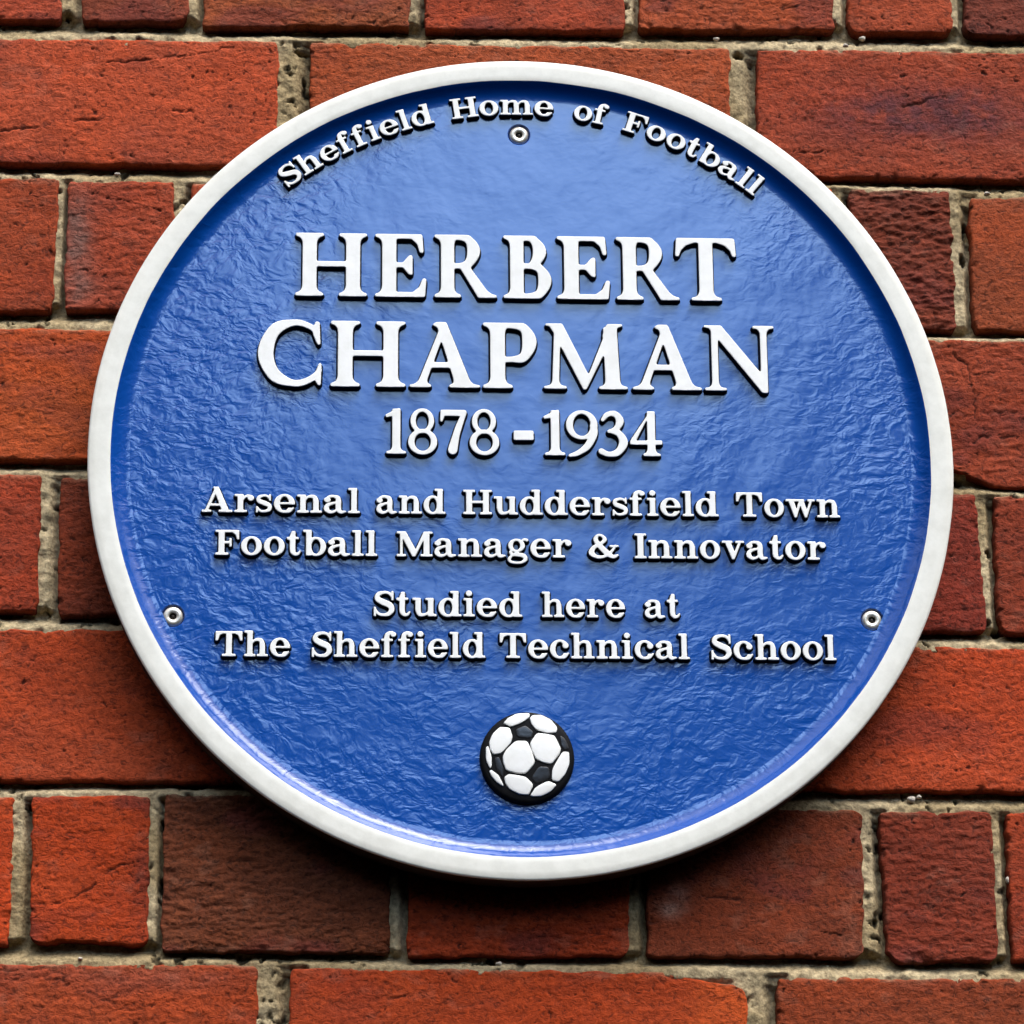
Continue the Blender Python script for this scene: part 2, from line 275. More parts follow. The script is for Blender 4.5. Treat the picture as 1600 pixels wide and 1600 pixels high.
wall_v, wall_q, wall_tint, wall_pit_shade = [], [], [], []
wall_n = 0
def add_brick(key, q, col, step, seed, wr=.8, rnd=None):
    global wall_n
    tl, tr, br, bl = [np.array(q[i:i+2], float) for i in (0, 2, 4, 6)]
    W = (np.hypot(*(tr-tl))+np.hypot(*(br-bl)))/2; H = (np.hypot(*(tl-bl))+np.hypot(*(tr-br)))/2
    nu, nv = max(6, int(W/step)), max(6, int(H/step))
    def spaced(n):                       # denser towards the arrises
        t = np.linspace(0, 1, n+1); return t-.10*np.sin(2*np.pi*t)/(2*np.pi)*1.6
    u, v = np.meshgrid(spaced(nu), spaced(nv))
    dx, dz = u*W, v*H                    # mm from the left / bottom edge
    rnd = rnd or tuple(random.uniform(1.5, 3.2) for _ in range(4))   # TL TR BR BL
    for r, sx, sz in zip(rnd, (0, 1, 1, 0), (1, 1, 0, 0)):
        ex = (W-dx) if sx else dx; ez = (H-dz) if sz else dz
        qx = np.maximum(r-ex, 0); qz = np.maximum(r-ez, 0)
        inq = (qx > 0) & (qz > 0); mx_ = np.maximum(qx, qz); l = np.hypot(qx, qz)+1e-9
        nx, nz = r-qx*mx_/l, r-qz*mx_/l
        dx = np.where(inq, (W-nx) if sx else nx, dx); dz = np.where(inq, (H-nz) if sz else nz, dz)
    uu, vv = dx/W, dz/H
    px = (bl[0]*(1-uu)+br[0]*uu)*(1-vv)+(tl[0]*(1-uu)+tr[0]*uu)*vv
    pz = (bl[1]*(1-uu)+br[1]*uu)*(1-vv)+(tl[1]*(1-uu)+tr[1]*uu)*vv
    d = np.minimum(np.minimum(dx, W-dx), np.minimum(dz, H-dz))
    fall = np.exp(-d/4.0)
    if key == 'D3':                      # its lower edge sags to the right of the plaque
        s = sstep(217, 238, px); pz += ((1-s)*4.6-2.8*s)*np.exp(-dz/9)
    if key == 'G2':
        pz += 2.4*np.exp(-((px+200)/16)**2)*np.exp(-dz/4)
    if key == 'H2':
        pz -= 9*sstep(62, 106, px)*np.exp(-(H-dz)/14)*0.6
    px = px+fall*(fbm(px/7, pz/7, seed, 3)*1.5)
    pz = pz+fall*(fbm(px/9+50, pz/5, seed+3, 3)*1.3)
    sx_, sz_ = px+seed*17.3, pz-seed*5.9
    q1, q2, q3 = [(math.sin(seed*v_)*.5+.5) for v_ in (12.99, 78.23, 37.72)]
    y = fbm(sx_/34, sz_/26, seed, 3)*(.5+.7*q1)+fbm(sx_/6, sz_/4, seed+9, 3)*.28*(.5+wr*.5)
    n = fbm(sx_/4.6, sz_/1.7, seed+20, 3)
    y += n*.42*wr*(.55+.8*q2)
    cr = np.abs(fbm(sx_/13, sz_/5, seed+31, 3))             # creases left by the wire cut and the mould
    cm = sstep(.1, .5, fbm(sx_/28, sz_/15, seed+40, 2))*min(1, .25+wr*.3+.4*q2)
    crease = (1-sstep(.0, .055, cr))*cm
    wx_ = sx_+fbm(sx_/2.5, sz_/2.5, seed+51, 2)*1.6; wz_ = sz_+fbm(sx_/2.5, sz_/2.5, seed+55, 2)*1.2
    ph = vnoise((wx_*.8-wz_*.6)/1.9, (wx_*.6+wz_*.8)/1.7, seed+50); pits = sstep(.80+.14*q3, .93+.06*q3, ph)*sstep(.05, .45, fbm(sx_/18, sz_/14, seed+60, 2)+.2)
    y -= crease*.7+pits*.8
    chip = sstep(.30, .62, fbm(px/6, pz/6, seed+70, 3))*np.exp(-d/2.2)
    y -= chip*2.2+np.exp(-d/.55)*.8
    pit_and_shade = np.clip(crease*.7+pits*.8+chip*.5, 0, 1)
    for line in CRACK.get(key, []):
        dd = seg_dist(px+fbm(px/4, pz/4, 5, 3)*1.2, pz+fbm(px/4+9, pz/4, 6, 3)*1.6, line)
        w = .12+.38*sstep(.25, .8, vnoise(px/6, pz/6, 3)); c = 1-sstep(w*.3, w*1.7, dd)
        y -= c*.9; pit_and_shade = np.maximum(pit_and_shade, c*.75)
    base = np.array(lin(col))*np.array((.96, .92, .58))
    tone = 1+.22*fbm(sx_/22, sz_/14, seed+80, 3)+.16*fbm(sx_/3.2, sz_/2.2, seed+90, 3)
    warm = fbm(sx_/30, sz_/18, seed+100, 3)
    t = base*tone[..., None]*np.stack([1+.10*warm, 1-.04*warm, 1-.30*warm], -1)
    purple = sstep(.10, .45, fbm(sx_/40, sz_/22, seed+110, 3))[..., None]*(.15+.5*q1)
    t = t*(1-purple)+np.array(lin((112, 48, 40)))*purple
    for cx_, cz_, rx, rz, pc, amt in PATCH.get(key, []):
        k = np.exp(-(((px-cx_)/rx)**2+((pz-cz_)/rz)**2)*1.2); k = np.clip(k*(1+.9*fbm(px/6, pz/5, seed+120, 3)), 0, 1)[..., None]*amt
        t = t*(1-k)+np.array(lin(pc))*k
    salt = (sstep(.28, .6, fbm(sx_/9, sz_/7, seed+140, 4)+.25*fbm(sx_/60, sz_/40, seed+144, 2))*(.02+.07*q3))[..., None]; t = t*(1-salt)+np.array((.34, .25, .18))*salt
    # lime smear along the upper arris
    sm = (np.exp(-(H-dz)/1.3)*sstep(-.1, .4, fbm(px/12, pz/3, seed+130, 3)))[..., None]*.6
    t = t*(1-sm)+np.array((.26, .20, .12))*sm
    P_ = np.stack([px, -y, pz], -1)      # outward is -Y
    pad = lambda a: np.pad(a, ((1, 1), (1, 1)) + ((0, 0),)*(a.ndim-2), mode='edge')
    P_ = pad(P_); t = pad(t); pit_and_shade = pad(pit_and_shade)
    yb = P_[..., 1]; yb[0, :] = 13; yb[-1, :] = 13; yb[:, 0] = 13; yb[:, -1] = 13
    pit_and_shade[0, :] = pit_and_shade[-1, :] = .9; pit_and_shade[:, 0] = pit_and_shade[:, -1] = .9      # joint shade painted into the colour of the brick sides
    h, w_ = P_.shape[:2]
    i = np.arange(h*w_).reshape(h, w_)+wall_n
    wall_q.append(np.stack([i[:-1, :-1], i[:-1, 1:], i[1:, 1:], i[1:, :-1]], -1).reshape(-1, 4))
    wall_v.append(P_.reshape(-1, 3)*.001); wall_tint.append(np.clip(t, 0, 1).reshape(-1, 3)); wall_pit_shade.append(pit_and_shade.reshape(-1))
    wall_n += h*w_

PALETTE = [(165,68,46), (150,62,42), (172,74,48), (128,56,42), (158,64,38), (118,52,40), (180,74,36), (140,58,40)]
for i, (k, q) in enumerate(BR.items()):
    hidden = k in ('C3', 'C4', 'C5', 'D2', 'E3', 'E4', 'E5', 'F2')
    add_brick(k, q, COL.get(k, PALETTE[i % 8]), 1.6 if hidden else .62, i+1, WRINK.get(k, .75), ROUND.get(k))
# the same bond carried on past the frame
CP = 78.557
def course_z(n, x): return n*CP+3.6-3.9e-3*x*0   # centre height of course n
rows = {3: (-318, 312), 2: (-337, 355), 1: (-285, 294), 0: (-358, 343), -1: (-284, 299), -2: (-341, 344), -3: (-294, 292), -4: (-341, 346)}
row_of = {'A': 280.5, 'B': 196, 'C': 118, 'D': 39, 'E': -38, 'F': -117, 'G': -196, 'H': -274}
extents = {}
for k, q in BR.items():
    e = extents.setdefault(k[0], [1e9, -1e9]); e[0] = min(e[0], q[0], q[6]); e[1] = max(e[1], q[2], q[4])
XO, seed = 1350, 200
joints = []                               # (x, z centre of course) of perpends beyond the frame
def run_row(zc, x, sgn, L):
    global seed
    while abs(x) < XO:
        a = x+sgn*10; b = a+sgn*L; x0, x1 = min(a, b), max(a, b)
        joints.append((x+sgn*5, zc)); seed += 1
        add_brick('', (x0, zc+34.5, x1, zc+34.5, x1, zc-34.5, x0, zc-34.5), PALETTE[random.randrange(8)], 5.0, seed)
        x = b
for k, zc in row_of.items():
    L = 102.5 if k in 'ACEG' else 215
    run_row(zc, extents[k][0], -1, L); run_row(zc, extents[k][1], 1, L)
zc = 280.5
for j in range(1, 13):
    L = 215 if j % 2 else 102.5
    for zc, st in ((280.5+j*CP, 0), (-274-j*CP, 0)):
        x0 = -XO+(0 if j % 2 else -56)
        run_row(zc, x0, 1, L)

# --- mortar: weather-struck joints, deepest under each brick, flush with the one below
def joint_profile(px, pz):
    y = np.full(px.shape, 3.2)            # mm behind the brick face
    return y
bed_lines = []                            # (z at left, z at right) centre of each bed joint in view
names = 'ABCDEFGH'
def lower_edge(r): 
    pts = sorted([(q[6], q[7]) for k, q in BR.items() if k[0] == r]+[(q[4], q[5]) for k, q in BR.items() if k[0] == r]); return np.array(pts)
def upper_edge(r):
    pts = sorted([(q[0], q[1]) for k, q in BR.items() if k[0] == r]+[(q[2], q[3]) for k, q in BR.items() if k[0] == r]); return np.array(pts)
gs = np.arange(-300, 300.1, .95); gz = np.arange(-318, 332.1, .95)
gx, gzz = np.meshgrid(gs, gz)
my = np.full(gx.shape, 3.6)
inbed = np.zeros(gx.shape)
for a, b in zip(names[:-1], names[1:]):
    lo, up = lower_edge(a), upper_edge(b)
    zt = np.interp(gx, lo[:, 0], lo[:, 1]); zb = np.interp(gx, up[:, 0], up[:, 1])
    t = (gzz-zb)/(zt-zb); inside = (t > -.35) & (t < 1.35)
    prof = 1.3+7.5*sstep(.15, 1.0, t)
    my = np.where(inside, prof, my); inbed = np.maximum(inbed, inside)
for k, q in BR.items():                   # perpends: struck to the right-hand side
    nxt = k[0]+str(int(k[1:])+1)
    if nxt in BR:
        p = BR[nxt]
        f = np.clip((gzz-q[5])/(q[3]-q[5]), 0, 1)
        xl = q[4]*(1-f)+q[2]*f; xr = p[6]*(1-f)+p[0]*f
        t = (gx-xl)/(xr-xl); inside = (t > -.4) & (t < 1.4) & (gzz > q[5]) & (gzz < q[3])
        my = np.where(inside & (inbed == 0), 1.8+6.6*sstep(.40, .95, t), my)
        e = sstep(q[5]-1, q[5]+6, gzz)
        my = np.where(inside & (inbed > 0), my*(1-.5*e)+.5*e*(1.8+6.6*sstep(.40, .95, t)), my)
my += fbm(gx/16, gzz/16, 301, 3)*1.7+fbm(gx/4, gzz/4, 302, 4)*1.3
hx = gx+fbm(gx/4, gzz/4, 312, 3)*3; hz = gzz+fbm(gx/4, gzz/4, 316, 3)*3
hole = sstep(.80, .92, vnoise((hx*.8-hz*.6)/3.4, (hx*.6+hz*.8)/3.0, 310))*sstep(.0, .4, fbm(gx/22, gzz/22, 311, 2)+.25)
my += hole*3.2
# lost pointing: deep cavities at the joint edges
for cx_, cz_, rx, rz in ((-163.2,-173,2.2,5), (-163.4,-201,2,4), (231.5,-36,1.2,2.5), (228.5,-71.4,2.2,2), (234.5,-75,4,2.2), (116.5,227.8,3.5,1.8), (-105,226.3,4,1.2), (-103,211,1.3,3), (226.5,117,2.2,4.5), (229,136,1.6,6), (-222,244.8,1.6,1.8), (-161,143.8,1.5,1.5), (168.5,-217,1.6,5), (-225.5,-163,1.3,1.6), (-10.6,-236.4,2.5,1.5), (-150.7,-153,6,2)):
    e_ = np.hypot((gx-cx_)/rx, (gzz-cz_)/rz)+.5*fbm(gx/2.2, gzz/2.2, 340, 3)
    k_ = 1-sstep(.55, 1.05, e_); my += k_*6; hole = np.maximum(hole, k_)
my = np.maximum(my, .35)
mt = np.array(lin((180, 162, 128)))*(1+.25*fbm(gx/30, gzz/30, 320, 3)+.25*fbm(gx/2.5, gzz/2.5, 321, 3))[..., None]
dk = np.clip(sstep(-.15, .4, fbm(gx/45, gzz/40, 322, 3)), 0, 1)[..., None]*.75
mt = mt*(1-dk)+np.array(lin((146, 126, 90)))*dk
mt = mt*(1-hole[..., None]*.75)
h, w_ = gx.shape; idx = np.arange(h*w_).reshape(h, w_)
mq = np.stack([idx[:-1, :-1], idx[:-1, 1:], idx[1:, 1:], idx[1:, :-1]], -1).reshape(-1, 4)
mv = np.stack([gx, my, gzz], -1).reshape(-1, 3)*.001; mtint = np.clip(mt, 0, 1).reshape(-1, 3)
def strip(x0, x1, z0, z1):
    global mv, mq, mtint
    xs, zs = np.meshgrid(np.arange(x0, x1+.1, (x1-x0)/max(1, round((x1-x0)/15))), np.arange(z0, z1+.1, (z1-z0)/max(1, round((z1-z0)/15))))
    i = np.arange(xs.size).reshape(xs.shape)+len(mv)
    mq = np.concatenate([mq, np.stack([i[:-1, :-1], i[:-1, 1:], i[1:, 1:], i[1:, :-1]], -1).reshape(-1, 4)])
    mv = np.concatenate([mv, np.stack([xs, 4+fbm(xs/20, zs/20, 330, 3)*1.5, zs], -1).reshape(-1, 3)*.001])
    mtint = np.concatenate([mtint, np.tile(np.array(lin((140, 126, 98))), (xs.size, 1))])
x1g, z0g, z1g = gs[-1], gz[0], gz[-1]
strip(-XO, XO, z1g, 1240); strip(-XO, XO, -1230, z0g); strip(-XO, gs[0], z0g, z1g); strip(x1g, XO, z0g, z1g)
# pale pebbles showing in the pointing
def pebble(x, z, rx, rz, ry, col):
    global mv, mq, mtint
    n, m_ = 10, 6; vs = []
    for a in range(m_+1):
        for b in range(n):
            th = math.pi/2*a/m_*1.25; ph = 2*math.pi*b/n; k = 1+.15*math.sin(ph*3+x)
            vs.append((x+rx*k*math.sin(th)*math.cos(ph), 1.8-ry*math.cos(th), z+rz*k*math.sin(th)*math.sin(ph)))
    base = len(mv); qs = []
    for a in range(m_):
        for b in range(n):
            qs.append((base+a*n+b, base+a*n+(b+1) % n, base+(a+1)*n+(b+1) % n, base+(a+1)*n+b))
    mv = np.concatenate([mv, np.array(vs)*.001]); mq = np.concatenate([mq, np.array(qs)]); mtint = np.concatenate([mtint, np.tile(np.array(col), (len(vs), 1))])
for x, z, rx, rz in ((187.9,-158.4,2.0,1.6), (191.5,-157.3,1.3,1.0), (181.1,238.6,1.8,1.3), (-194.6,157.2,1.5,.9), (240.7,153.6,1.6,.9), (106.3,236.9,1.6,1.0), (-7.7,-237.0,1.6,1.0), (172.3,234.5,1.5,1.1), (-200,-235,1.1,.8), (231.5,-197,.8,1.8)):
    pebble(x, z, rx, rz, 1.6, (.62, .55, .46))
wall = thing('brick_wall', 'weathered orange-red brick wall with sandy recessed mortar joints behind the blue plaque', 'wall', (0, 0, 0))
mesh_obj('brickwork', np.concatenate(wall_v), np.concatenate(wall_q), mats=[BRICK], parent=wall, attrs={'tint': np.concatenate(wall_tint), 'pit_and_shade': np.concatenate(wall_pit_shade)})
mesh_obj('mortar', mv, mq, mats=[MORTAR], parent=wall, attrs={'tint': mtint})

# ------------------------------------------------------------------ lettering: glyph outlines from signed distance fields
# unit = capital height; the Roman face (capitals, figures) and the wide slab-serif face of the small lines
ST = 1/72
GX, GY = np.meshgrid(np.arange(-.30, 1.72, ST), np.arange(-.42, 1.22, ST))
def bx(x0, y0, x1, y1):
    qx = np.abs(GX-(x0+x1)/2)-(x1-x0)/2; qy = np.abs(GY-(y0+y1)/2)-(y1-y0)/2
    return np.hypot(np.maximum(qx, 0), np.maximum(qy, 0))+np.minimum(np.maximum(qx, qy), 0)
def pg(*p):
    p = np.array(p, float); d = np.full(GX.shape, 1e9); s = np.ones(GX.shape)
    for i in range(len(p)):
        a, b = p[i], p[i-1]; e = b-a; wx, wy = GX-a[0], GY-a[1]
        t = np.clip((wx*e[0]+wy*e[1])/(e@e+1e-12), 0, 1)
        d = np.minimum(d, (wx-e[0]*t)**2+(wy-e[1]*t)**2)
        c1 = GY >= a[1]; c2 = GY < b[1]; c3 = e[0]*wy > e[1]*wx
        s = np.where((c1 & c2 & c3) | (~c1 & ~c2 & ~c3), -s, s)
    return s*np.sqrt(d)
def el(cx, cy, rx, ry):
    k0 = np.hypot((GX-cx)/rx, (GY-cy)/ry)+1e-9; k1 = np.hypot((GX-cx)/rx**2, (GY-cy)/ry**2)+1e-9
    return np.where(k0 < .05, -min(rx, ry), k0*(k0-1)/k1)
def ring(cx, cy, rx, ry, tx, ty): return np.maximum(el(cx, cy, rx, ry), -el(cx, cy, rx-tx, ry-ty))
def sk(pts, ws):                          # brush stroke of varying width along a smooth path
    p = np.array(pts, float); w = np.array(ws, float); n = len(p); P_, W_ = [], []
    for i in range(n-1):
        a, b, c, e = p[max(i-1, 0)], p[i], p[i+1], p[min(i+2, n-1)]
        for t in np.linspace(0, 1, 9)[:(9 if i == n-2 else 8)]:
            P_.append(.5*(2*b+(c-a)*t+(2*a-5*b+4*c-e)*t*t+(3*b-3*c+e-a)*t**3)); q = t*t*(3-2*t); W_.append(w[i]*(1-q)+w[i+1]*q)
    d = np.full(GX.shape, 1e9)
    for i in range(len(P_)-1):
        a, b = P_[i], P_[i+1]; e = b-a; wx, wy = GX-a[0], GY-a[1]
        t = np.clip((wx*e[0]+wy*e[1])/(e@e+1e-12), 0, 1)
        d = np.minimum(d, np.hypot(wx-e[0]*t, wy-e[1]*t)-(W_[i]*(1-t)+W_[i+1]*t)/2)
    return d
def U(*a):
    r = a[0]
    for b in a[1:]: r = np.minimum(r, b)
    return r
def SM(a, b, k):
    h = np.maximum(k-np.abs(a-b), 0)/k; return np.minimum(a, b)-h*h*k*.25
def CL(a, y0, y1): return np.maximum(a, np.maximum(y0-GY, GY-y1))
def cut(a, b): return np.maximum(a, -b)
def stem(x0, x1, y0=0, y1=1, bl=.11, br=.11, tl=.11, tr=.11, s=.05, k=.13):
    d = bx(x0, y0, x1, y1)
    if bl or br: d = SM(d, bx(x0-bl, y0, x1+br, y0+s), k)
    if tl or tr: d = SM(d, bx(x0-tl, y1-s, x1+tr, y1), k)
    d = np.maximum(d, np.maximum(x0-max(bl, tl)-GX, GX-x1-max(br, tr)))
    return CL(d, y0, y1)
def roman(c):
    if c == 'H': return U(stem(.13, .345), stem(.80, 1.015), bx(.3, .468, .85, .553))
    if c == 'E': return U(stem(.12, .335, br=0, tr=0), bx(.2, .925, .70, 1), pg((.52, 1), (.735, 1), (.755, .70), (.70, .70), (.66, .84), (.58, .915)),
        bx(.3, .468, .55, .548), pg((.44, .548), (.53, .66), (.585, .67), (.585, .345), (.53, .355), (.44, .468)), bx(.2, 0, .74, .08), pg((.55, 0), (.775, 0), (.80, .30), (.745, .30), (.69, .16), (.59, .08)))
    bowl = lambda t, b, r: sk([(.25, t-.042), (.42, t-.042), (r-.19, t-.075), (r-.105, (t+b)/2+.012), (r-.19, b+.08), (.42, b+.04), (.25, b+.04)], [.084, .086, .13, .21, .14, .084, .08])
    if c == 'R': return U(CL(stem(.12, .335, tr=0), 0, 1), CL(bowl(1, .465, .76), 0, 1), CL(SM(pg((.40, .52), (.56, .53), (.96, .0), (.73, .0)), bx(.78, 0, 1.03, .045), .1), 0, 1))
    if c == 'P': return U(CL(stem(.12, .335, tr=0), 0, 1), CL(bowl(1, .40, .80), 0, 1))
    if c == 'B': return U(CL(stem(.12, .335, tr=0, br=0), 0, 1), CL(bowl(1, .475, .70), 0, 1), CL(bowl(.555, 0, .78), 0, 1))
    if c == 'T': return U(stem(.365, .58, tl=0, tr=0, bl=.13, br=.13), bx(.04, .925, .905, 1), pg((.02, 1), (.3, 1), (.3, .925), (.17, .88), (.09, .80), (.055, .70), (0, .70)), pg((.925, 1), (.64, 1), (.64, .925), (.775, .88), (.855, .80), (.89, .70), (.945, .70)))
    if c == 'C': return U(sk([(.90, .80), (.78, .91), (.55, .965), (.25, .85), (.115, .5), (.25, .17), (.55, .042), (.79, .10), (.94, .24)], [.06, .085, .095, .185, .235, .19, .10, .095, .06]),
        pg((.865, .985), (.93, .985), (.945, .63), (.905, .62), (.83, .80)), pg((.85, .13), (.93, .36), (.965, .36), (.955, .01), (.915, .01)))
    if c == 'A': return U(CL(SM(pg((.10, 0), (.225, 0), (.56, .93), (.50, 1.0)), bx(0, 0, .33, .045), .10), 0, 1), CL(SM(pg((.40, 1.0), (.56, 1.0), (.96, 0), (.71, 0)), bx(.60, 0, 1.07, .045), .10), 0, 1.02), bx(.25, .30, .74, .385), pg((.40, 1.0), (.34, .955), (.46, .90)))
    if c == 'M': return U(CL(SM(pg((.13, 0), (.235, 0), (.265, .85), (.17, .85)), bx(.0, 0, .36, .045), .10), 0, 1), pg((.03, 1), (.30, 1), (.72, .18), (.62, -.01), (.17, .85), (.10, .955), (.03, .965)),
        pg((.605, -.01), (.66, -.01), (1.08, .80), (1.0, .93)), CL(SM(pg((.94, .95), (1.15, .95), (1.195, 0), (.965, 0)), bx(.86, 0, 1.31, .045), .10), 0, 1), pg((.92, .80), (1.0, 1), (1.245, 1), (1.245, .965), (1.16, .94), (1.1, .8)))
    if c == 'N': return U(CL(SM(bx(.125, 0, .23, .93), bx(.0, 0, .36, .045), .10), 0, 1), pg((.0, 1), (.29, 1), (1.02, .16), (1.03, -.03), (.94, -.03), (.16, .88), (.09, .955), (.0, .965)), CL(SM(bx(.925, -.02, 1.03, .99), bx(.80, .955, 1.155, 1), .10), -.03, 1))
    if c == '1': return U(stem(.17, .36, tl=0, tr=0, bl=.14, br=.13, s=.06), pg((.0, .86), (.02, .80), (.20, .84), (.36, .90), (.36, 1.01), (.31, 1.01)))
    if c == '8': return U(ring(.34, .735, .285, .275, .125, .075), ring(.35, .27, .35, .285, .15, .085))
    if c == '7': return U(bx(.03, .85, .62, .985), pg((.03, .985), (.10, .985), (.12, .85), (.07, .72), (.02, .72)), sk([(.585, .93), (.42, .52), (.31, .10)], [.10, .15, .21]))
    if c == '9': return U(ring(.345, .68, .345, .325, .15, .08), sk([(.60, .66), (.60, .48), (.47, .22), (.26, .06), (.08, .0)], [.15, .17, .15, .11, .07]))
    if c == '3': return U(sk([(.09, .80), (.20, .92), (.37, .93), (.47, .78), (.38, .60), (.22, .54)], [.08, .11, .13, .17, .12, .07]), sk([(.24, .55), (.44, .50), (.54, .30), (.42, .09), (.22, .035), (.05, .10)], [.08, .14, .19, .15, .11, .13]))
    if c == '4': return U(CL(stem(.40, .58, y0=0, y1=1, tl=0, tr=0, bl=.10, br=.12, s=.055), 0, 1), pg((.0, .34), (.0, .255), (.74, .255), (.74, .355)), pg((.0, .34), (.13, .34), (.42, .86), (.58, 1.0), (.47, 1.0)))
    if c == '-': return bx(0, .33, .42, .54)
XH = .74
def slab(c):
    T, t, s, k = .215, .105, .095, .05
    sv = lambda x, y0, y1, bl=.12, br=.12, tl=.12, tr=0.0: stem(x, x+T, y0, y1, bl, br, tl, tr, s, k)
    o = lambda cx=.41: ring(cx, .37, .41, .385, .225, .10)
    arch = lambda x0, x1: sk([(x0, .50), (x0+.10, .63), (x0+.25, .675), (x1-.04, .62), (x1, .46)], [.06, .09, .13, .17, T])
    if c == 'o': return o()
    if c == 'e': return U(cut(o(), bx(.42, .20, 1.0, .335)), bx(.12, .335, .76, .42), sk([(.42, .04), (.60, .06), (.755, .19)], [.11, .11, .07]))
    if c == 'c': return U(cut(o(), bx(.42, .21, 1.0, .56)), el(.645, .52, .125, .12), sk([(.42, .04), (.60, .06), (.76, .21)], [.11, .11, .07]))
    if c == 'i': return U(sv(.12, 0, XH), el(.225, .935, .125, .115))
    if c == 'l': return sv(.12, 0, 1.03)
    if c == 'n': return U(sv(.12, 0, XH), arch(.30, .735), sv(.63, 0, .5, .11, .12, 0))
    if c == 'm': return U(sv(.12, 0, XH), arch(.30, .705), sv(.60, 0, .5, .09, .09, 0), arch(.78, 1.185), sv(1.08, 0, .5, .09, .12, 0))
    if c == 'h': return U(sv(.12, 0, 1.03), arch(.30, .735), sv(.63, 0, .5, .11, .12, 0))
    if c == 'u': return U(sv(.12, .25, XH, 0, 0, .12), sk([(.225, .28), (.28, .10), (.42, .055), (.58, .11), (.70, .25)], [T, .17, .12, .09, .06]), sv(.63, 0, XH, 0, .12, .11))
    if c == 'r': return U(sv(.12, 0, XH, .12, .15), sk([(.30, .46), (.38, .61), (.50, .67), (.60, .655)], [.06, .09, .11, .12]), el(.63, .585, .125, .12))
    if c == 'd': return U(CL(cut(ring(.40, .365, .39, .385, .22, .10), bx(.74, -.1, 1.2, 1)), -.02, .76), sv(.60, 0, 1.03, 0, .12, .12))
    if c == 'b': return U(CL(cut(ring(.51, .365, .40, .385, .22, .10), bx(-.2, -.1, .16, 1)), -.02, .76), sv(.12, 0, 1.03, 0, 0, .12))
    if c == 'a': return U(sk([(.13, .55), (.24, .665), (.42, .685), (.58, .61), (.60, .45), (.60, .20), (.67, .055), (.86, .06)], [.13, .11, .11, .18, .215, .21, .15, .085]), el(.165, .54, .13, .105), sk([(.60, .44), (.38, .40), (.17, .31), (.135, .17), (.24, .055), (.42, .06), (.60, .20)], [.08, .10, .15, .20, .14, .10, .06]))
    if c == 's': return U(sk([(.56, .57), (.46, .665), (.31, .685), (.14, .61), (.15, .47), (.35, .385), (.54, .29), (.55, .13), (.36, .05), (.20, .07), (.09, .19)], [.07, .09, .10, .14, .17, .19, .17, .14, .10, .09, .07]), bx(.535, .48, .605, .745), bx(.03, -.005, .105, .25))
    if c == 't': return U(bx(0, XH-s, .47, XH), pg((.0, XH-.09), (.09, XH-.05), (.20, .98), (.34, .98), (.34, .6), (.12, .6)), sk([(.235, .62), (.235, .22), (.30, .08), (.43, .06), (.53, .17)], [T, T, .15, .11, .07]))
    if c == 'f': return U(stem(.12, .335, 0, .80, .12, .15, 0, 0, s, k), bx(0, XH-s, .48, XH), sk([(.228, .72), (.245, .88), (.34, .98), (.46, .985)], [T, .19, .12, .11]), el(.50, .915, .115, .10))
    if c == 'v': return U(pg((.10, XH-.02), (.345, XH-.02), (.52, .25), (.47, -.01), (.40, -.01)), pg((.40, -.01), (.49, -.01), (.80, XH-.02), (.69, XH-.02), (.44, .16)), bx(0, XH-s, .43, XH), bx(.55, XH-s, .90, XH))
    if c == 'w': return U(pg((.10, XH-.02), (.33, XH-.02), (.47, .25), (.43, -.01), (.36, -.01)), pg((.36, -.01), (.44, -.01), (.68, XH-.02), (.58, XH-.02), (.40, .18)), pg((.52, XH-.02), (.74, XH-.02), (.90, .25), (.86, -.01), (.79, -.01)), pg((.79, -.01), (.87, -.01), (1.13, XH-.02), (1.03, XH-.02), (.83, .18)), bx(0, XH-s, .78, XH), bx(.92, XH-s, 1.22, XH))
    if c == 'g': return U(ring(.36, .475, .335, .27, .185, .09), sk([(.16, .30), (.12, .20), (.20, .12), (.44, .11), (.66, .06), (.72, -.07), (.58, -.19), (.34, -.22), (.12, -.17), (.06, -.06), (.20, .10)], [.09, .11, .13, .16, .17, .15, .10, .09, .11, .12, .08]), sk([(.56, .66), (.68, .72), (.78, .69)], [.08, .10, .12]))
    if c == 'v': return None
    cs = lambda x, **q: stem(x, x+.235, 0, 1, **{**dict(bl=.12, br=.12, tl=.12, tr=.12, s=.095, k=.05), **q})
    if c == 'H': return U(cs(.12), cs(.80), bx(.3, .45, .9, .555))
    if c == 'I': return cs(.12)
    if c == 'F': return U(cs(.12, tr=0, br=.16), bx(.2, .90, .90, 1), pg((.66, 1), (.93, 1), (.93, .62), (.855, .62), (.80, .80), (.66, .90)), bx(.3, .455, .60, .555), bx(.55, .33, .635, .68))
    if c == 'T': return U(cs(.43, tl=0, tr=0, bl=.16, br=.16), bx(.0, .90, 1.09, 1), pg((0, 1), (.3, 1), (.3, .90), (.17, .84), (.085, .62), (0, .62)), pg((1.09, 1), (.79, 1), (.79, .90), (.92, .84), (1.005, .62), (1.09, .62)))
    if c == 'A': return U(pg((.10, .02), (.22, .02), (.60, .90), (.52, 1.03)), pg((.42, 1.03), (.64, 1.03), (1.08, .02), (.80, .02)), bx(.26, .25, .85, .345), bx(.0, 0, .37, .095), bx(.66, 0, 1.19, .095))
    if c == 'M': return U(bx(.13, .02, .235, .98), bx(1.08, .02, 1.315, .98), pg((.08, 1), (.36, 1), (.78, .25), (.74, 0), (.63, 0), (.16, .88)), pg((.63, 0), (.74, 0), (1.24, .98), (1.08, .98)), bx(0, 0, .37, .095), bx(.96, 0, 1.435, .095), bx(0, .905, .30, 1), bx(1.10, .905, 1.435, 1))
